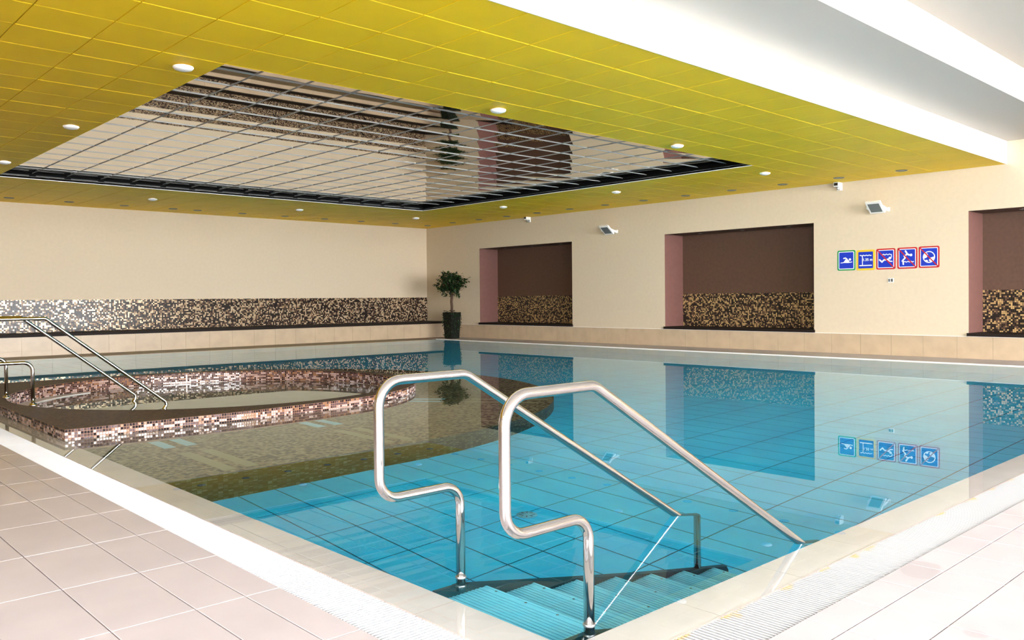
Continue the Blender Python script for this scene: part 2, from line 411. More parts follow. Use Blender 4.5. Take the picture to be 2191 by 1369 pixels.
# gutter grates beside the coping
def grate(name, along, n, label):
    g = empty(name, (0, 0, 0)); tag(g, label, 'drain grate')
    ch = MB(); pitch, w = 0.0203, 0.0115
    if along == 'Y':
        x0, x1, a0 = GX0 + 0.003, CX0 - 0.006, 1.30
        ch.box(GX0, CX0 - 0.002, CY0 + 0.005, 19.5, -0.032, -0.028)
    else:
        x0, x1, a0 = GY0 + 0.003, CY0 - 0.006, GX0 - 0.25
        ch.box(GX0, 15.2, GY0, CY0 - 0.002, -0.032, -0.028)
    ch.build('channel', 'grate_channel', g)
    lo, hi = (CY0 + 0.01, 19.5) if along == 'Y' else (GX0, 15.2)
    L0 = (x1 - x0) / 2
    def slat(m, c=0.0, z=0.0):
        h = w / 2
        prof = [(-h, -0.02), (-h, -0.002), (-h + 0.002, 0.0), (h - 0.002, 0.0), (h, -0.002), (h, -0.02)]
        for (a, za), (b, zb) in zip(prof, prof[1:]):
            if along == 'Y': m.quad(((x0 + x1) / 2 + L0, c + a, za), ((x0 + x1) / 2 + L0, c + b, zb), ((x0 + x1) / 2 - L0, c + b, zb), ((x0 + x1) / 2 - L0, c + a, za))
            else: m.quad((c + a, (x0 + x1) / 2 - L0, za), (c + b, (x0 + x1) / 2 - L0, zb), (c + b, (x0 + x1) / 2 + L0, zb), (c + a, (x0 + x1) / 2 + L0, za))
    gm = 'grate_white' if along == 'Y' else 'grate_stained'
    me = shared(('grate_slat_' + along,), slat, gm)
    its = []
    k = 0
    while lo + 0.012 + pitch * k < hi:
        c = lo + 0.012 + pitch * k; k += 1
        its.append(((GX0 + 0.1, c, 0) if along == 'Y' else (c, GY0 + 0.1, 0), 1.0, c))
    near, far = rank(its)
    for _, _, c in near:
        link('grate_slat', me, g, (0, c, -0.001) if along == 'Y' else (c, 0, -0.001))
    m = MB()
    for _, _, c in far: slat(m, c)
    stuff(m.build('grate_slat_run', gm, g, fix=False))
    # two hidden cross rods that hold the slats
    m = MB()
    for t in (0.25, 0.75):
        q = x0 + (x1 - x0) * t
        if along == 'Y': m.box(q - 0.003, q + 0.003, lo, hi, -0.018, -0.012)
        else: m.box(lo, hi, q - 0.003, q + 0.003, -0.018, -0.012)
    m.build('cross_rod', gm, g)
    return g
grate('gutter_grate', 'Y', 300, 'white slatted gutter grate along the pool side leading to the whirlpool')
grate('gutter_grate', 'X', 300, 'white slatted gutter grate beside the pool stairs, with yellowish stains')
m = MB(); m.box(15.20, 15.27, 1.6, 19.6, -0.03, 0.012)  # raised lip of the far pool edge, the light it catches painted white
tag(m.build('trim_1', 'trim_white'), 'thin raised edge strip along the pool below the wall with signs, its caught light painted white', 'trim', kind='structure')

# wall with the signs and niches
NICHES = [(15.305, 19.10), (8.447, 12.257), (1.657, 5.467)]
NZ0, NZ1, NX = 0.470, 2.695, 17.24
wl = MB(); T = 0.10
edges = sorted([YF] + [v for n in NICHES for v in n] + [YW + 0.3])
for a, b in zip(edges, edges[1:]):
    if any(abs(a - n[0]) < 1e-6 for n in NICHES):
        wl.box(XW, XW + T, a, b, -0.25, 0.41); wl.box(XW, XW + T, a, b, NZ1, 4.7)
    else:
        wl.box(XW, XW + T, a, b, -0.25, 4.7)
wr = tag(wl.build('wall_right', 'wall_cream'), 'cream rendered wall with three deep brown niches and a row of pool signs', 'wall', kind='structure')
for a, b in NICHES:
    m = MB(); m.box(NX, NX + 0.1, a - 0.12, b + 0.12, 0.3, NZ1 + 0.2); m.build('niche_back', 'niche_brown', wr)
    m = MB(); m.box(NX - 0.006, NX, a, b, NZ0, 1.255); m.build('niche_mosaic', 'mosaic_niche', wr)
    for y0, y1 in ((a - 0.1, a + 0.004), (b - 0.004, b + 0.1)):
        m = MB(); m.box(XW + 0.001, NX, y0, y1, 0.3, NZ1 + 0.1); m.build('niche_jamb', 'niche_jamb', wr)
    m = MB(); m.box(XW + 0.001, NX, a, b, NZ1 - 0.004, NZ1 + 0.1); m.build('niche_soffit', 'niche_brown', wr)
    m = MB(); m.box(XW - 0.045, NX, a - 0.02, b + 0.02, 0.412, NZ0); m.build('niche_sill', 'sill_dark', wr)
    for t in (0.2, 0.5, 0.8):
        m = MB(); m.lathe([(0.045, NZ1 - 0.012), (0.05, NZ1)], ((XW + NX) / 2, a + (b - a) * t), 16); m.build('niche_spot', 'spot_metal', wr)
# plinth tiles under it
m = MB(); m.box(XW - 0.012, XW, YF, 20.70, -0.02, 0.404); m.build('plinth_bed', 'plinth_joint', wr)
me = shared(('plinth_tile', 'r'), lambda q: q.box(-0.008, 0.0, -0.298, 0.298, 0.0, 0.404), 'plinth_tile')
for k in range(40):
    y = 8.059 - 0.3 - 0.6 * 16 + 0.6 * k
    if YF < y - 0.3 and y + 0.3 < 20.7: link('plinth_tile', me, wr, (XW - 0.012, y, 0.003))
m = MB(); m.box(XW - 0.022, XW, YF, 20.70, 0.404, 0.412); m.build('plinth_edge', 'wall_white', wr)

# mosaic wall with its deep ledge
m = MB(); m.box(XL, XW + 0.3, YW, YW + 0.2, -0.25, 4.7)
wf = tag(m.build('wall_left', 'wall_cream'), 'cream end wall with a long dark and cream mosaic band', 'wall', kind='structure')
m = MB(); m.box(XL, XW, YW - 0.008, YW, 0.485, 1.245); m.build('mosaic_band', 'mosaic_wall', wf)
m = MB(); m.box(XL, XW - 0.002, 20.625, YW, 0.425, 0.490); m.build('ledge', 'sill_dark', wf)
m = MB(); m.box(XL, XW - 0.02, 20.672, YW, -0.1, 0.425); m.build('plinth_bed', 'plinth_joint', wf)
me1 = shared(('plinth_tile', 'l1'), lambda q: q.box(-0.298, 0.298, -0.01, 0.0, 0.112, 0.423), 'plinth_tile')
me2 = shared(('plinth_tile', 'l0'), lambda q: q.box(-0.298, 0.298, -0.01, 0.0, 0.0, 0.109), 'plinth_tile')
for k in range(40):
    x = 4.62 - 0.3 - 0.6 * 18 + 0.6 * k
    if XL < x - 0.3 and x + 0.3 < XW:
        for me in (me1, me2): link('plinth_tile', me, wf, (x, 20.672, 0.003))

# wall behind on the other side, front glazing, ground outside
m = MB(); m.box(XL - 0.2, XL, YB, YW + 0.2, -0.25, 4.7); m.box(XL - 0.2, XL, YF - 0.2, YB, 4.20, 4.7); m.box(XL - 0.2, XL, YF - 0.2, YB, -0.25, 0.10)
tag(m.build('wall_back', 'wall_cream'), 'plain cream wall opposite the signs, with glazing added for light', 'wall', kind='structure')
m = MB(); m.box(XL, XW + 0.2, YF - 0.15, YF, 4.20, 4.7); m.box(XL, XW + 0.2, YF - 0.15, YF, -0.25, 0.10)
tag(m.build('wall_front', 'wall_white'), 'white wall strip framing the glazed front of the hall', 'wall', kind='structure')
ORD = ['first', 'second', 'third', 'fourth', 'fifth', 'sixth', 'seventh', 'eighth', 'ninth', 'tenth', 'eleventh', 'twelfth', 'thirteenth']
pm, N, L, p = newmat('pane'); N.remove(p)                 # thin clear sheet glass
tb, gb, fr, mx = N.new('ShaderNodeBsdfTransparent'), N.new('ShaderNodeBsdfGlossy'), N.new('ShaderNodeFresnel'), N.new('ShaderNodeMixShader')
gb.inputs['Roughness'].default_value = 0.0; L.new(fr.outputs[0], mx.inputs[0]); L.new(tb.outputs[0], mx.inputs[1]); L.new(gb.outputs[0], mx.inputs[2]); L.new(mx.outputs[0], N['Material Output'].inputs[0])
nw = 8; step = (XW - XL) / nw
for k in range(nw):
    b, a = XW - step * k, XW - step * (k + 1); c = (a + b) / 2
    m = MB(); m.box(a, a + 0.06, YF - 0.1, YF - 0.02, 0.10, 4.20); m.box(b - 0.06, b, YF - 0.1, YF - 0.02, 0.10, 4.20); m.box(c - 0.03, c + 0.03, YF - 0.1, YF - 0.02, 0.16, 4.14)
    m.box(a, b, YF - 0.1, YF - 0.02, 0.10, 0.16); m.box(a, b, YF - 0.1, YF - 0.02, 4.14, 4.20)
    wn = tag(m.build('window_%d' % (k + 1), 'window_frame'), ORD[k] + ' tall grey framed window of the glazed front, counted from the wall with signs', 'window', 'windows of the glazed front', 'structure')
    for x0, x1 in ((a + 0.06, c - 0.03), (c + 0.03, b - 0.06)):
        m = MB(); m.quad((x0, YF - 0.06, 0.16), (x1, YF - 0.06, 0.16), (x1, YF - 0.06, 4.14), (x0, YF - 0.06, 4.14)); m.build('pane', 'pane', wn, fix=False)
sw = (YB - YF) / 4  # unseen side windows, added to throw more light on the sign wall
for k in range(4):
    b, a = YB - sw * k, YB - sw * (k + 1); c = (a + b) / 2
    m = MB(); m.box(XL - 0.1, XL - 0.02, a, a + 0.06, 0.10, 4.20); m.box(XL - 0.1, XL - 0.02, b - 0.06, b, 0.10, 4.20); m.box(XL - 0.1, XL - 0.02, c - 0.03, c + 0.03, 0.16, 4.14)
    m.box(XL - 0.1, XL - 0.02, a, b, 0.10, 0.16); m.box(XL - 0.1, XL - 0.02, a, b, 4.14, 4.20)
    wn = tag(m.build('window_%d' % (nw + k + 1), 'window_frame'), ORD[k] + ' tall grey framed window from the plain cream wall, in the glazing added to light the sign wall', 'window', 'windows added in the side wall for light', 'structure')
    for y0, y1 in ((a + 0.06, c - 0.03), (c + 0.03, b - 0.06)):
        m = MB(); m.quad((XL - 0.06, y0, 0.16), (XL - 0.06, y0, 4.14), (XL - 0.06, y1, 4.14), (XL - 0.06, y1, 0.16)); m.build('pane', 'pane', wn, fix=False)
m = MB(); m.box(-60, 70, -70, YF - 0.15, -0.3, -0.12); m.box(-60, XL - 0.2, YF - 0.15, 60, -0.3, -0.12)
tag(m.build('terrace_ground', 'terrace'), 'pale paved terrace outside the glazed front', 'ground', kind='structure')

# yellow ceiling with the square mirrored recess
OX0, OX1, OY0, OY1 = 3.542, 13.142, 7.848, 17.448
YE = 4.848
cm = MB()
def ring(z0, z1, mi):
    cm.box(XL, XW, YE, OY0, z0, z1, mi); cm.box(XL, XW, OY1, YW, z0, z1, mi)
    cm.box(XL, OX0, OY0, OY1, z0, z1, mi); cm.box(OX1, XW, OY0, OY1, z0, z1, mi)
ring(ZC + 0.010, ZC + 0.044, 0)
cm.box(XL, XW, YE, YW, ZC + 0.6, ZC + 0.7, 0)
ceil = tag(cm.build('ceiling', 'ceiling_yellow_joint'), 'bright yellow tiled ceiling with a square mirrored recess', 'ceiling', kind='structure')
def ceil_tile(m, x0, x1, y0, y1, z=0.0):
    gx, bx_, gy, by_, dz = 0.0042, 0.0012, 0.0015, 0.0085, 0.0095
    x0 += gx; x1 -= gx; y0 += gy; y1 -= gy
    A = [(x0, y0), (x0, y1), (x1, y1), (x1, y0)]; Q = [(x0 + bx_, y0 + by_), (x0 + bx_, y1 - by_), (x1 - bx_, y1 - by_), (x1 - bx_, y0 + by_)]
    m.poly([(x, y, z) for x, y in Q])
    for i in range(4):
        j = (i + 1) % 4; m.quad((*A[i], z + dz), (*A[j], z + dz), (*Q[j], z), (*Q[i], z))
its = []
for i in range(-12, 27):
    for j in range(-5, 24):
        x0, y0 = 1.142 + 0.6 * i, OY0 + 0.6 * j; x1, y1 = min(x0 + 0.6, XW), min(y0 + 0.6, YW)
        if x0 >= OX0 - 0.01 and x1 <= OX1 + 0.01 and y0 >= OY0 - 0.01 and y1 <= OY1 + 0.01: continue
        if x1 - x0 < 0.03 or y1 - y0 < 0.03: continue
        its.append((((x0 + x1) / 2, (y0 + y1) / 2, ZC), (x1 - x0) * (y1 - y0), (x0, x1, y0, y1)))
near, far = rank(its)
for _, _, (a, b, c, d) in near:
    sx, sy = round(b - a, 4), round(d - c, 4)
    me = shared(('ceiling_tile', sx, sy), lambda m: ceil_tile(m, -sx / 2, sx / 2, -sy / 2, sy / 2), 'ceiling_yellow')
    link('ceiling_tile', me, ceil, ((a + b) / 2, (c + d) / 2, ZC + RND.uniform(-0.0008, 0.0008)))
m = MB()
for _, _, (a, b, c, d) in far: ceil_tile(m, a, b, c, d, ZC)
stuff(m.build('ceiling_tile_field', 'ceiling_yellow', ceil, fix=False))
# recess: black sides, white bead, mirror panels
G = 0.10
for nm, bx in (('recess_side', (OX0 - G, OX0 - G + 0.02, OY0 - G, OY1 + G)), ('recess_side', (OX1 + G - 0.02, OX1 + G, OY0 - G, OY1 + G)),
               ('recess_side', (OX0 - G, OX1 + G, OY0 - G, OY0 - G + 0.02)), ('recess_side', (OX0 - G, OX1 + G, OY1 + G - 0.02, OY1 + G))):
    m = MB(); m.box(*bx, ZC + 0.044, ZM + 0.03); m.build(nm, 'recess_black', ceil)
for bx, mt in (((OX0 - 0.012, OX0, OY0, OY1), 'ceiling_yellow'), ((OX1, OX1 + 0.012, OY0, OY1), 'trim_white'), ((OX0, OX1, OY0 - 0.012, OY0), 'ceiling_yellow'), ((OX0, OX1, OY1, OY1 + 0.012), 'trim_white')):
    m = MB(); m.box(*bx, ZC - 0.001, ZC + 0.046); m.build('recess_bead', mt, ceil)
for k in range(16):                                     # slot diffusers in the far side of the recess
    x = OX0 + 0.6 * k
    m = MB(); m.box(x + 0.06, x + 0.54, OY1 + G - 0.045, OY1 + G - 0.02, ZC + 0.062, ZC + 0.078); m.build('slot_diffuser', 'recess_grey', ceil)
m = MB(); m.box(OX0 - G, OX1 + G, OY0 - G, OY1 + G, ZM + 0.012, ZM + 0.03); m.build('mirror_backing', 'recess_black', ceil)
def mirror_panel(m, tx, ty, sag):
    n = 10; h = 0.298
    idx = len(m.v)
    for a in range(n + 1):
        for b in range(n + 1):
            u, v = -1 + 2 * a / n, -1 + 2 * b / n
            m.v.append((u * h, v * h, tx * u * h + ty * v * h - sag * (1 - v * v) * (1 - 0.12 * u * u)))
    for a in range(n):
        for b in range(n):
            k = idx + a * (n + 1) + b
            m.f.append((k, k + 1, k + n + 2, k + n + 1)); m.m.append(0); m.sm.append(True)
pv = []
for q in range(9):
    m = MB(); mirror_panel(m, RND.uniform(-0.0006, 0.0006), RND.uniform(-0.002, 0.002), RND.uniform(0.0026, 0.0036)); pv.append(m.mesh('mirror_panel', 'mirror'))
for i in range(16):
    for j in range(16):
        link('mirror_panel', pv[RND.randrange(9)], ceil, (OX0 + 0.3 + 0.6 * i, OY0 + 0.3 + 0.6 * j, ZM + 0.004))
for k in range(1, 16):
    m = MB(); m.box(OX0 + 0.6 * k - 0.0045, OX0 + 0.6 * k + 0.0045, OY0 - G, OY1 + G, ZM - 0.006, ZM + 0.006); m.build('mirror_bar', 'mirror_joint', ceil)
    m = MB(); m.box(OX0 - G, OX1 + G, OY0 + 0.6 * k - 0.0045, OY0 + 0.6 * k + 0.0045, ZM - 0.005, ZM + 0.005); m.build('mirror_bar', 'mirror_joint', ceil)
# white steps up towards the windows
m = MB(); m.box(XL, XW, YE - 0.012, YE, ZC - 0.004, 4.7)
tag(m.build('trim_2', 'wall_white'), 'white vertical fascia at the edge of the yellow ceiling', 'fascia', kind='structure')
m = MB(); m.box(XL, XW, 3.69, YE, ZU1, 4.7)
tag(m.build('ceiling_step', 'ceiling_white'), 'plain white ceiling step between the yellow ceiling and the windows', 'ceiling', kind='structure')
m = MB(); m.box(XL, XW, YF - 0.2, 3.69, ZU2, 4.7)
tag(m.build('ceiling_upper', 'ceiling_white'), 'plain white highest ceiling along the glazed front', 'ceiling', kind='structure')

# ------------------------------------------------------------------ whirlpool tub
TC = (4.52, 10.38); RO, RI = 2.52, 2.31; ZT = 0.088
def foot(off=0.0, ro=RO, n=48):
    """outline of the tub platform"""
    pts = [(2.05 - off, 7.77 - off), (3.75, 7.77 - off)]
    a0, a1 = math.radians(-84), math.radians(84)
    for k in range(n + 1):
        a = a0 + (a1 - a0) * k / n; pts.append((TC[0] + (ro + off) * math.cos(a), TC[1] + (ro + off) * math.sin(a)))
    return pts + [(3.75, 2 * TC[1] - 7.77 + off), (2.05 - off, 2 * TC[1] - 7.77 + off)]
def circle(r, n=96): return [(TC[0] + r * math.cos(2 * math.pi * k / n), TC[1] + r * math.sin(2 * math.pi * k / n)) for k in range(n)]
def sheet(outer, hole, z, m, mi=0):
    """flat face with a hole, normal up"""
    vs = [Vector(p) for p in outer] + [Vector(p) for p in hole]; n, k = len(outer), len(hole)
    ed = [(i, (i + 1) % n) for i in range(n)] + [(n + i, n + (i + 1) % k) for i in range(k)]
    V, E_, Fc, *_ = delaunay_2d_cdt(vs, ed, [], 0, 1e-6)
    def inside(p, poly):
        r = False; j = len(poly) - 1
        for i in range(len(poly)):
            (xi, yi), (xj, yj) = poly[i], poly[j]
            if (yi > p[1]) != (yj > p[1]) and p[0] < (xj - xi) * (p[1] - yi) / (yj - yi) + xi: r = not r
            j = i
        return r
    base = len(m.v); m.v += [(v.x, v.y, z) for v in V]
    for f in Fc:
        c = sum((V[i] for i in f), Vector((0, 0))) / len(f)
        if inside(c, outer) and not inside(c, hole):
            a, b, d = V[f[0]], V[f[1]], V[f[2]]
            g = list(f) if (b - a).cross(d - a) > 0 else list(reversed(f))
            m.f.append(tuple(base + i for i in g)); m.m.append(mi); m.sm.append(False)
tub = tag(empty('whirlpool_tub', (TC[0], TC[1], -DEP)), 'round whirlpool tub clad in brown and cream mosaic rising from the pool', 'hot tub')
TO = Vector((TC[0], TC[1], -DEP))
def tpart(m, name, mats, fix=False):
    m.v = [tuple(Vector(v) - TO) for v in m.v]
    return m.build(name, mats, tub, fix)
m = MB(); sheet(foot(), circle(RI), ZT, m); tpart(m, 'rim_top', 'tub_top')
m = MB(); P = foot()
for i in range(len(P)):
    j = (i + 1) % len(P); m.quad((*P[i], -0.62), (*P[j], -0.62), (*P[j], ZT), (*P[i], ZT))
tpart(m, 'outer_shell', 'tub_grout')
m = MB(); P = circle(RI)
for i in range(len(P)):
    j = (i + 1) % len(P); m.quad((*P[j], -0.75), (*P[i], -0.75), (*P[i], ZT), (*P[j], ZT))
tpart(m, 'inner_shell', 'tub_grout')
m = MB(); m.poly([(x, y, -0.70) for x, y in circle(RI)]); tpart(m, 'tub_bottom', 'tub_floor')
m = MB(); P = circle(RI); Q = circle(RI - 0.17)
for i in range(31, 52):
    j = i + 1; m.quad((*Q[i], -0.058), (*P[i], -0.058), (*P[j], -0.058), (*Q[j], -0.058)); m.quad((*Q[j], -0.20), (*Q[i], -0.20), (*Q[i], -0.058), (*Q[j], -0.058))
tpart(m, 'overflow_lip', 'overflow_lip')
# bench that runs round the tub under water
ZB = -0.60; RB = 4.30
def bfoot():
    pts = [(PX0 + 0.002, 6.07), (4.1, 6.07)]
    for k in range(61):
        a = math.radians(-95 + 190 * k / 60); pts.append((TC[0] + RB * math.cos(a), TC[1] + RB * math.sin(a)))
    return pts + [(4.1, 14.69), (PX0 + 0.002, 14.69)]
P = bfoot(); m = MB(); sheet(P, foot(-0.01), ZB, m); tpart(m, 'bench_seat', 'bench_top')
m = MB()
for i in range(len(P)):
    j = (i + 1) % len(P); m.quad((*P[i], -DEP + 0.003), (*P[j], -DEP + 0.003), (*P[j], ZB), (*P[i], ZB))
tpart(m, 'bench_front', 'bench_side_shaded')
for xq in (2.775, 2.965, 4.30, 4.50, 6.02, 6.20):                    # pairs of massage strips let into the seat
    w = 0.05; ang = 0.0
    if xq < 4.6: cx, cy = xq, 7.77 if xq < 3.75 else 7.80 + 0.05 * (xq - 3.75)
    else:
        ang = math.radians(38 if xq < 6.1 else 42.5); cx, cy = TC[0] + RO * math.sin(ang), TC[1] - RO * math.cos(ang)
    d = Vector((math.cos(ang), math.sin(ang), 0)); nrm = Vector((d.y, -d.x, 0)); c = Vector((cx, cy, ZB + 0.004))
    m = MB(); m.obox(c + nrm * 0.22, d, nrm, (0, 0, 1), w, 0.20, 0.005); tpart(m, 'massage_strip', 'massage_strip', True)
    m = MB(); m.obox(c + nrm * 1.17, d, nrm, (0, 0, 1), w, 0.45, 0.005); tpart(m, 'seat_strip', 'seat_strip', True)
# mosaic pieces
def pieces(path, z1, rows, name, wts, inward=False, p=0.025):
    m = MB(); r = random.Random(len(path))
    seg = []; tot = 0.0
    for a, b in zip(path, path[1:]):
        l = math.dist(a, b); seg.append((tot, l, a, b)); tot += l
    n = int(tot / p); hs = 0.0105
    si = 0; prev = [None] * rows
    for k in range(n):
        s = (k + 0.5) * tot / n
        while si < len(seg) - 1 and s > seg[si][0] + seg[si][1]: si += 1
        t0, l, a, b = seg[si]; t = (s - t0) / l
        c = Vector((a[0] + (b[0] - a[0]) * t, a[1] + (b[1] - a[1]) * t, 0)); d = Vector((b[0] - a[0], b[1] - a[1], 0)).normalized()
        nn = Vector((d.y, -d.x, 0)) * (-1 if inward else 1)
        for q in range(rows):
            z = z1 - (q + 0.5) * p
            mi = prev[q] if prev[q] is not None and r.random() < 0.35 else r.choices(range(6), wts)[0]
            if q == 0: mi = r.choices(range(6), [0, 0, 2, 3, 4, 1])[0]
            prev[q] = mi
            o = c + nn * 0.0025 + Vector((0, 0, z)); e = 0.0015
            A = [o + d * sx * (hs - e) + Vector((0, 0, sz * (hs - e))) for sx, sz in ((-1, -1), (1, -1), (1, 1), (-1, 1))]
            B = [c + nn * 0.0003 + Vector((0, 0, z)) + d * sx * hs + Vector((0, 0, sz * hs)) for sx, sz in ((-1, -1), (1, -1), (1, 1), (-1, 1))]
            if inward: A.reverse(); B.reverse()
            m.quad(*A, mi)
            for i in range(4):
                j = (i + 1) % 4; m.quad(B[i], B[j], A[j], A[i], mi)
    stuff(tpart(m, name, ['mosaic_piece_%d' % k for k in range(6)]))
P = foot()
W1 = [3.4, 2.5, 1.5, 2.2, 2.6, 2.8]
pieces(P[:-2], ZT, 6, 'front_mosaic', W1)
pieces([P[-1], P[0]], ZT, 5, 'side_mosaic', W1)
C_ = circle(RI, 144); pieces(C_ + [C_[0]], ZT, 7, 'inner_mosaic', W1, inward=True)

# water: one sheet for the pool (cut round the tub), one disc in the tub
m = MB(); sheet([(CX0, CY0), (15.20, CY0), (15.20, 19.55), (CX0, 19.55)], foot(-0.004), 0.0, m)
tag(m.build('pool_water', 'water', fix=False), 'still clear blue water filling the swimming pool to its brim', 'water', kind='stuff')
m = MB(); m.poly([(x, y, -0.068) for x, y in circle(RI - 0.001)])
tag(m.build('tub_water', 'water', fix=False), 'still clear water inside the round whirlpool tub', 'water', kind='stuff')

# ------------------------------------------------------------------ pool stairs and handrails
SY0, SY1 = 1.965, 2.665
st = tag(empty('pool_stairs', (2.05, (SY0 + SY1) / 2, -DEP)), 'submerged pool stairs with ribbed treads and two tall polished steel handrails', 'stairs')
SO = Vector((2.05, (SY0 + SY1) / 2, -DEP))
def spart(m, name, mt, parent=st):
    m.v = [tuple(Vector(v) - SO) for v in m.v]
    return m.build(name, mt, parent)
for yy in (SY0, SY1):
    m = MB(); sl = -0.5815; t = 0.010
    zt = lambda x: -0.030 + sl * (x - 2.18)
    out = [(2.045, -0.022), (2.17, -0.026), (4.14, zt(4.14)), (4.16, zt(4.16) - 0.06), (4.16, -DEP + 0.005), (4.02, -DEP + 0.005), (2.20, zt(2.20) - 0.20), (2.045, zt(2.045) - 0.20)]
    k = len(m.v)
    for s in (-t, t): m.v += [(x, yy + s, z) for x, z in out]
    n = len(out); m.f += [tuple(range(n)), tuple(reversed(range(n, 2 * n)))]; m.m += [0, 0]; m.sm += [False, False]
    for i in range(n):
        j = (i + 1) % n; m.f.append((i, j, n + j, n + i)); m.m.append(0); m.sm.append(False)
    # folded top flange
    m.quad((2.18, yy - 0.02, zt(2.18) + 0.002), (2.18, yy + 0.02, zt(2.18) + 0.002), (4.14, yy + 0.02, zt(4.14) + 0.001), (4.14, yy - 0.02, zt(4.14) + 0.001))
    spart(m, 'stringer', 'stringer')
for k in range(7):
    nx, nz = 2.315 + 0.281 * k, -0.134 - 0.159 * k
    m = MB(); x0 = nx - 0.255; ya, yb = SY0 + 0.012, SY1 - 0.012
    m.box(x0, nx, ya, yb, nz - 0.028, nz - 0.007)
    q = x0 + 0.006
    while q + 0.012 < nx - 0.012:
        m.box(q, q + 0.011, ya, yb, nz - 0.007, nz); q += 0.0205
    m.box(nx - 0.012, nx, ya, yb, nz - 0.007, nz)
    tr = spart(m, 'tread', 'tread')
    for t in (0.12, 0.38, 0.64, 0.90):
        m = MB(); m.lathe([(0.006, nz), (0.006, nz + 0.003), (0.003, nz + 0.004)], (nx - 0.018, yb + (ya - yb) * t), 8); spart(m, 'screw', 'steel', tr)
RAIL_R = 0.0195
def pool_rail(y):
    pts = [(2.185, y, -0.05), (2.185, y, 0.400), (1.790, y, 0.400), (1.790, y, 0.855), (2.220, y, 0.855), (3.868, y, -0.112), (3.868, y, -1.00)]
    path = fillet(pts, [0.085, 0.085, 0.10, 0.09, 0.05])
    m = MB(); m.tube(path, RAIL_R, 20); hr = spart(m, 'handrail', 'steel')
    m = MB(); m.lathe([(0.0215, 0.012), (0.0225, 0.014), (0.0225, 0.020), (0.0215, 0.022)], (2.185, y), 20); spart(m, 'joint_ring', 'steel_dull', hr)
    m = MB(); m.box(2.155, 2.215, y - 0.022, y + 0.022, -0.09, -0.035); spart(m, 'foot_bracket', 'stringer', hr)
    return hr
pool_rail(2.665); pool_rail(1.958)
def tub_rail(y, xb, label):
    o = tag(empty('tub_handrail', (xb, y, ZT)), label, 'handrail', 'handrails of the whirlpool tub')
    pts = [(xb, y, ZT), (xb, y, 0.545), (xb - 0.42, y, 0.545), (xb - 0.42, y, 1.003), (2.43, y, 1.003), (3.70, y, -0.012), (3.58, y, -0.17), (3.40, y, -0.30)]
    path = fillet(pts, [0.09, 0.09, 0.10, 0.05, 0.05, 0.05])
    m = MB(); m.tube(path, RAIL_R, 16); m.v = [tuple(Vector(v) - o.location) for v in m.v]; m.build('rail_tube', 'steel', o)
    m = MB(); m.lathe([(0.043, ZT), (0.043, ZT + 0.008), (0.036, ZT + 0.026), (0.022, ZT + 0.032)], (xb, y), 20); m.v = [tuple(Vector(v) - o.location) for v in m.v]; m.build('base_collar', 'steel', o)
tub_rail(9.854, 2.301, 'polished steel handrail of the whirlpool tub, nearer the tub platform corner')
tub_rail(10.866, 2.269, 'polished steel handrail of the whirlpool tub, nearer the mosaic wall')

# round inlets in the pool floor
for x, y in ((4.10, 4.257),):
    o = tag(empty('floor_inlet', (x, y, -DEP + 0.003)), 'round pale blue inlet cover set in the blue pool floor', 'pool inlet')
    m = MB(); m.lathe([(0.075, 0.0), (0.075, 0.006), (0.055, 0.014), (0.02, 0.016)], (0, 0), 20); m.build('cover', 'inlet_blue', o)
    for k in range(8):
        a = math.pi / 4 * k; m = MB(); m.obox((0.045 * math.cos(a), 0.045 * math.sin(a), 0.016), (math.cos(a), math.sin(a), 0), (-math.sin(a), math.cos(a), 0), (0, 0, 1), 0.012, 0.003, 0.002); m.build('slot', 'spot_dark', o)

# ------------------------------------------------------------------ pool signs
def rrect(hw, hh, r, n=6):
    pts = []
    for cx, cy, a0 in ((hw - r, hh - r, 0), (-hw + r, hh - r, 90), (-hw + r, -hh + r, 180), (hw - r, -hh + r, 270)):
        for k in range(n + 1):
            a = math.radians(a0 + 90 * k / n); pts.append((cx + r * math.cos(a), cy + r * math.sin(a)))
    return pts
def circ(cx, cy, r, n=18): return [(cx + r * math.cos(2 * math.pi * k / n), cy + r * math.sin(2 * math.pi * k / n)) for k in range(n)]
class Flat:
    """flat shapes in sign units, laid on the wall: u to the viewer's right (-Y), v up"""
    def __init__(s, o, t): s.m = MB(); s.t = t
    def P(s, pts, sc_=0.138):
        s.t += 2.0e-5; s.m.poly([(-s.t, -u * sc_, v * sc_) for u, v in pts]); return s
    def stroke(s, pts, w):
        for (a, b), (c, d) in zip(pts, pts[1:]):
            l = math.hypot(c - a, d - b) or 1; nx, ny = -(d - b) / l * w / 2, (c - a) / l * w / 2
            s.P([(a - nx, b - ny), (c - nx, d - ny), (c + nx, d + ny), (a + nx, b + ny)])
        for a, b in pts: s.P(circ(a, b, w / 2, 10))
        return s
    def ring(s, cx, cy, r0, r1, a0=0, a1=360, n=28):
        for k in range(n):
            u, v = math.radians(a0 + (a1 - a0) * k / n), math.radians(a0 + (a1 - a0) * (k + 1) / n)
            s.P([(cx + r0 * math.cos(u), cy + r0 * math.sin(u)), (cx + r1 * math.cos(u), cy + r1 * math.sin(u)), (cx + r1 * math.cos(v), cy + r1 * math.sin(v)), (cx + r0 * math.cos(v), cy + r0 * math.sin(v))])
        return s
def wave(x0, x1, y, amp=0.06, n=24, per=0.42): return [(x0 + (x1 - x0) * k / n, y + amp * math.sin((x0 + (x1 - x0) * k / n) / per * 2 * math.pi)) for k in range(n + 1)]
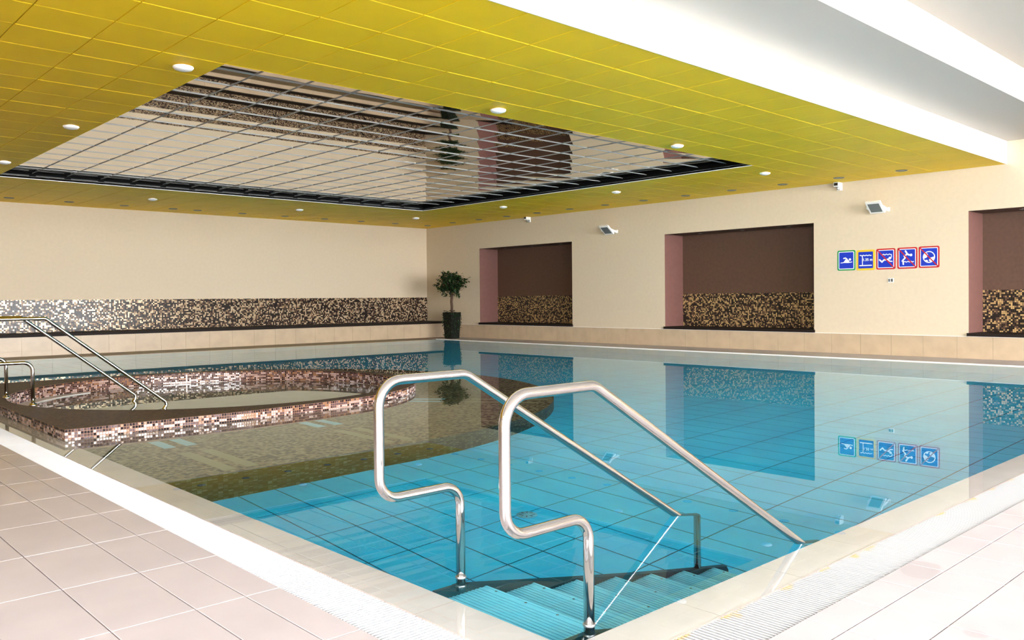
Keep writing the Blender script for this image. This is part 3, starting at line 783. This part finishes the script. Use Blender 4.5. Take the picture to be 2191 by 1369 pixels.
def sign(yc, zc_, border, label, draw, slash, white_line=True, text=None):
    o = tag(empty('pool_sign', (XW, yc, zc_)), label, 'sign', 'pool rule signs on the wall')
    def layer(name, pts, t0, t1, mt):
        m = MB(); n = len(pts); m.v = [(-t0, -u, v) for u, v in pts] + [(-t1, -u, v) for u, v in pts]
        m.f = [tuple(range(n)), tuple(reversed(range(n, 2 * n)))] + [(i, (i + 1) % n, n + (i + 1) % n, n + i) for i in range(n)]
        m.m = [0] * (n + 2); m.sm = [False] * (n + 2)
        return m.build(name, mt, o)
    layer('sign_plate', rrect(0.186, 0.203, 0.032), 0.0, 0.005, border)
    if white_line: layer('sign_line', rrect(0.160, 0.177, 0.020), 0.005, 0.0062, 'sign_white')
    layer('sign_field', rrect(0.147, 0.164, 0.012), 0.0062, 0.0075, 'sign_blue')
    f = Flat(o, 0.0085); draw(f); f.m.build('pictogram', 'sign_white', o, fix=False)
    if text:
        cu = bpy.data.curves.new('depth_text', 'FONT'); cu.body = text; cu.size = 0.072; cu.align_x = 'CENTER'; cu.align_y = 'CENTER'; cu.offset = 0.0016
        tmp = bpy.data.objects.new('tmp_text', cu); COL.objects.link(tmp)
        dg = bpy.context.evaluated_depsgraph_get(); me = bpy.data.meshes.new_from_object(tmp.evaluated_get(dg))
        bpy.data.objects.remove(tmp)
        me.transform(Matrix(((0, 0, 0, -0.0120), (-1, 0, 0, -0.040), (0, 1, 0, 0.004), (0, 0, 0, 1))))
        me.materials.clear(); me.materials.append(MATS['sign_white']); link('depth_text', me, o)
    if slash:
        f = Flat(o, 0.0130); f.stroke([(-1.10, 1.22), (1.10, -1.22)], 0.15); f.m.build('slash', border, o, fix=False)
def d_swim(f):
    f.stroke([(-0.82, -0.36), (-0.3, -0.30), (0.3, -0.33), (0.85, -0.25)], 0.10).P([(-0.42, -0.28), (0.50, -0.24), (0.34, 0.02), (0.12, 0.20), (-0.12, 0.12)])
    f.stroke([(-0.38, 0.30), (-0.12, 0.36), (0.14, 0.14)], 0.17).P(circ(0.56, 0.12, 0.17))
def d_depth(f):
    f.stroke(wave(-0.82, 0.82, 0.66, 0.05), 0.11).stroke([(-0.86, -0.78), (0.86, -0.78)], 0.14).stroke([(-0.46, 0.58), (-0.46, -0.70)], 0.11)
def d_under(f):
    f.stroke(wave(-0.60, 0.70, 0.62), 0.10).stroke([(0.80, 0.62), (0.82, 0.25), (0.66, 0.16)], 0.09).P(circ(0.60, 0.10, 0.19))
    f.stroke([(-0.86, -0.10), (-0.52, -0.42), (-0.26, -0.14), (0.12, -0.12), (0.44, -0.02)], 0.20).stroke([(0.36, -0.16), (0.58, -0.34), (0.88, -0.38)], 0.15)
def d_dive(f):
    f.stroke([(-0.22, 0.98), (0.02, 0.55), (0.26, 0.42)], 0.22).P(circ(0.52, 0.40, 0.18))
    f.stroke([(0.0, 0.52), (-0.40, 0.30), (-0.28, 0.02), (-0.58, -0.28), (-0.52, -0.86)], 0.19).stroke(wave(-0.46, 0.86, -0.52, 0.05), 0.10)
    f.stroke([(-0.74, -0.40), (-0.50, -0.44)], 0.10)
def d_ball(f):
    f.ring(0, 0, 0.68, 0.80).P([(-0.74, 0.10), (-0.50, 0.62), (-0.12, 0.40), (-0.28, -0.06), (-0.62, -0.20)]).P([(0.20, -0.10), (0.72, 0.05), (0.60, -0.50), (0.22, -0.70), (-0.02, -0.44)]).P([(-0.40, -0.36), (-0.16, -0.44), (-0.14, -0.76), (-0.48, -0.62)])
sign(7.752, 1.886, 'sign_green', 'green bordered blue sign with a white swimmer', d_swim, False)
sign(7.357, 1.878, 'sign_yellow', 'yellow bordered blue sign giving the water depth of 1.35 m', d_depth, False, False, '1.35 m')
sign(6.961, 1.884, 'sign_red', 'red bordered blue sign forbidding underwater swimming', d_under, True)
sign(6.553, 1.885, 'sign_red', 'red bordered blue sign forbidding diving in', d_dive, True)
sign(6.154, 1.888, 'sign_red', 'red bordered blue sign forbidding ball games', d_ball, True)

# small double wall socket under the signs
o = tag(empty('wall_socket', (XW, 6.863, 1.465)), 'small white double wall socket below the row of signs', 'socket')
m = MB(); m.box(-0.012, 0, -0.052, 0.052, -0.042, 0.042); m.build('cover_plate', 'white_plastic', o)
for yy, mt in ((0.026, 'grey_glass'), (-0.024, 'spot_metal')):
    m = MB(); m.box(-0.018, -0.012, yy - 0.017, yy + 0.017, -0.028, 0.028); m.build('insert', mt, o)

# cameras and floodlights on the sign wall
for y, z, lb in ((7.885, 3.385, 'small white security camera high on the wall above the signs'), (16.93, 3.405, 'small white security camera high on the wall above the niche near the potted tree')):
    o = tag(empty('security_camera', (XW, y, z)), lb, 'camera')
    m = MB(); m.box(-0.03, 0, -0.055, 0.055, -0.075, 0.075); m.build('mount', 'white_plastic', o)
    m = MB(); m.box(-0.17, -0.03, -0.048, 0.048, -0.01, 0.080); m.build('housing', 'white_plastic', o)
    m = MB(); m.box(-0.176, -0.17, -0.038, 0.038, 0.010, 0.066); m.build('lens', 'black_plastic', o)
    m = MB(); m.tube([(-0.10, 0, -0.01), (-0.10, 0, -0.05), (-0.03, 0, -0.055)], 0.018, 10); m.build('bracket_arm', 'steel_dull', o)
for y, z, lb in ((7.05, 2.86, 'white floodlight tilted downwards on the wall above the signs'), (13.88, 2.875, 'white floodlight tilted downwards on the wall between the two niches')):
    o = tag(empty('floodlight', (XW, y, z)), lb, 'floodlight')
    s = Vector((-0.78, 0, 0.62)).normalized(); n = Vector((-0.62, 0, -0.78)).normalized(); yy = Vector((0, 1, 0)); c = Vector((-0.22, 0.02, 0.03))
    m = MB(); m.obox(c, s, yy, n, 0.155, 0.145, 0.022); m.obox(c - n * 0.035, s, yy, n, 0.11, 0.10, 0.02); m.build('lamp_body', 'white_plastic', o)
    m = MB(); m.obox(c + n * 0.024, s, yy, n, 0.115, 0.11, 0.003); m.build('glass_panel', 'grey_glass', o)
    for q in (-0.16, 0.16):
        m = MB(); m.obox(c + Vector((0.10, q, -0.03)), (1, 0, -0.25), (0, 1, 0), (0.25, 0, 1), 0.12, 0.006, 0.022); m.build('bracket', 'white_plastic', o)
    m = MB(); m.box(-0.02, 0, -0.17, 0.17, -0.045, 0.025); m.build('wall_plate', 'white_plastic', o)

# ------------------------------------------------------------------ ceiling lamps
def lampset(name, spots, label, group, big):
    first = None
    for q, (x, y) in enumerate(spots):
        if first is None:
            o = empty(name, (x, y, ZC)); first = o
            if big:
                m = MB(); m.lathe([(0.055, 0.004), (0.055, -0.012)], (0, 0), 20); m.build('lamp_base', 'white_plastic', o)
                m = MB(); m.lathe([(0.095, -0.012), (0.098, -0.022), (0.083, -0.040), (0.045, -0.052), (0.012, -0.056)], (0, 0), 24); m.build('lamp_shade', 'lamp_shade', o)
            else:
                m = MB()
                for (r0, z0), (r1, z1) in (((0.072, -0.001), (0.096, -0.010)), ((0.096, -0.010), (0.108, 0.002))): m.lathe([(r0, z0), (r1, z1)], (0, 0), 20, cap=False)
                m.build('spot_ring', 'spot_metal', o)
                m = MB(); m.lathe([(0.073, 0.0), (0.05, -0.003)], (0, 0), 20); m.build('spot_lens', 'spot_lens', o)
        else:
            o = first.copy(); COL.objects.link(o); o.location = (x, y, ZC)
            for ch in first.children:
                c = ch.copy(); COL.objects.link(c); c.parent = o
        tag(o, label % ORD[q], 'ceiling light', group)
lampset('ceiling_lamp', [(10.47, 7.53), (6.83, 7.53)], '%s round white ceiling lamp from the sign wall, between mirrored recess and white fascia', 'ceiling lamps facing the fascia', True)
lampset('ceiling_lamp', [(3.26, 8.164), (3.26, 11.85), (3.26, 15.49)], '%s round white ceiling lamp from the fascia, beside the mirrored recess above the whirlpool', 'ceiling lamps above the whirlpool side', True)
lampset('ceiling_lamp', [(14.03, 8.13), (13.98, 11.65), (14.03, 15.31), (14.02, 18.92)], '%s round white ceiling lamp from the fascia, between mirrored recess and sign wall', 'ceiling lamps along the sign wall', True)
lampset('ceiling_lamp', [(10.45, 18.97), (6.87, 19.02), (3.26, 19.0)], '%s round white ceiling lamp from the tree corner, between mirrored recess and mosaic wall', 'ceiling lamps along the mosaic wall', True)
lampset('ceiling_spot', [(x, 20.81) for x in (14.65, 13.45, 12.24, 11.02, 9.81, 8.62, 8.01, 6.86, 5.66, 4.46)], '%s recessed grey ceiling spot from the tree corner, in the row along the mosaic wall', 'ceiling spots along the mosaic wall', False)
lampset('ceiling_spot', [(15.82, 6.38 + 1.194 * k) for k in range(12)] + [(15.82, 20.75)], '%s recessed grey ceiling spot from the fascia, in the row along the sign wall', 'ceiling spots along the sign wall', False)

# ------------------------------------------------------------------ potted tree in the far corner
BX, BY = 15.82, 19.60
o = tag(empty('potted_tree', (BX, BY, 0.003)), 'round headed little tree in a tall dark ivy covered planter', 'potted tree')
m = MB(); a, b, h = 0.155, 0.195, 0.78
lo = [(-a, -a), (a, -a), (a, a), (-a, a)]; hi = [(-b, -b), (b, -b), (b, b), (-b, b)]
for i in range(4):
    j = (i + 1) % 4; m.quad((*lo[i], 0), (*lo[j], 0), (*hi[j], h), (*hi[i], h))
m.poly([(*p, 0) for p in reversed(lo)])
ih = [(x * 0.88, y * 0.88) for x, y in hi]
for i in range(4):
    j = (i + 1) % 4; m.quad((*hi[i], h), (*hi[j], h), (*ih[j], h), (*ih[i], h)); m.quad((*ih[i], h), (*ih[j], h), (*ih[j], h - 0.05), (*ih[i], h - 0.05))
m.build('planter', 'pot_dark', o)
m = MB(); m.poly([(*p, h - 0.03) for p in ih]); m.build('soil', 'soil', o)
m = MB(); m.tube([(0, 0, h - 0.05), (0.008, 0.004, 0.95), (-0.006, 0.006, 1.10), (0.004, -0.004, 1.25), (0, 0, 1.45)], 0.040, 10)
for k in range(9):
    t = k * 2.4; e = Vector((0.30 * math.cos(t), 0.30 * math.sin(t), 1.55 + 0.05 * (k % 5) * 1.6)); m.tube([(0, 0, 1.22 + 0.02 * k), tuple(e * 0.5 + Vector((0, 0, 0.66 + 0.01 * k))), tuple(e)], 0.012, 6)
m.build('trunk', 'bark', o)
def leaf(m, c, d, n, l, w, mi):
    d, n = Vector(d).normalized(), Vector(n); s = d.cross(n).normalized(); n = s.cross(d); c = Vector(c)
    a, t, r, q = c, c + d * l, c + d * l * 0.45 + s * w + n * w * 0.3, c + d * l * 0.45 - s * w + n * w * 0.3
    k = len(m.v); m.v += [tuple(x) for x in (a, r, t, q)]; m.f += [(k, k + 1, k + 2), (k, k + 2, k + 3)]; m.m += [mi, mi]; m.sm += [False, False]
r = random.Random(3); m = MB()
blobs = []
for k in range(74):
    v = Vector((r.gauss(0, 1), r.gauss(0, 1), r.gauss(0, 1))).normalized() * (r.random() ** 0.40)
    blobs.append((Vector((v.x * 0.38, v.y * 0.38, 1.68 + v.z * 0.37)), r.uniform(0.06, 0.12)))
blobs += [(Vector((0.24, -0.36, 1.77)), 0.07), (Vector((-0.30, 0.32, 1.60)), 0.08), (Vector((0.10, -0.16, 1.30)), 0.08), (Vector((-0.12, 0.15, 1.31)), 0.08)]
for c, s in blobs:
    for q in range(22):
        v = Vector((r.gauss(0, 1), r.gauss(0, 1), r.gauss(0, 0.8)))
        leaf(m, c + v * s * 0.6, (r.uniform(-1, 1), r.uniform(-1, 1), r.uniform(-0.8, 0.4)), (r.uniform(-0.5, 0.5), r.uniform(-0.5, 0.5), 1), r.uniform(0.07, 0.12), r.uniform(0.024, 0.038), 1 if r.random() < 0.22 else 0)
stuff(m.build('crown_foliage', ['leaf', 'leaf_light'], o, fix=False))
m = MB()
for q in range(420):
    f = r.randrange(4); t = r.uniform(-1, 1); z = h * (r.random() ** 0.8) + 0.02; w = a + (b - a) * z / h + 0.012
    nx, ny = ((-1, 0), (0, -1), (1, 0), (0, 1))[f]
    if f in (2, 3) and r.random() < 0.6: continue
    leaf(m, (nx * w + abs(ny) * t * w, ny * w + abs(nx) * t * w, z), (r.uniform(-0.5, 0.5) + nx * 0.5, r.uniform(-0.5, 0.5) + ny * 0.5, -0.7), (nx, ny, 0.3), r.uniform(0.035, 0.06), r.uniform(0.014, 0.022), 1 if r.random() < 0.1 else 0)
for q in range(60):
    leaf(m, (r.uniform(-b, b), r.uniform(-b, b), h + r.uniform(-0.02, 0.05)), (r.uniform(-1, 1), r.uniform(-1, 1), 0.2), (0, 0, 1), 0.06, 0.022, 0)
stuff(m.build('ivy', ['leaf', 'leaf_light'], o, fix=False))
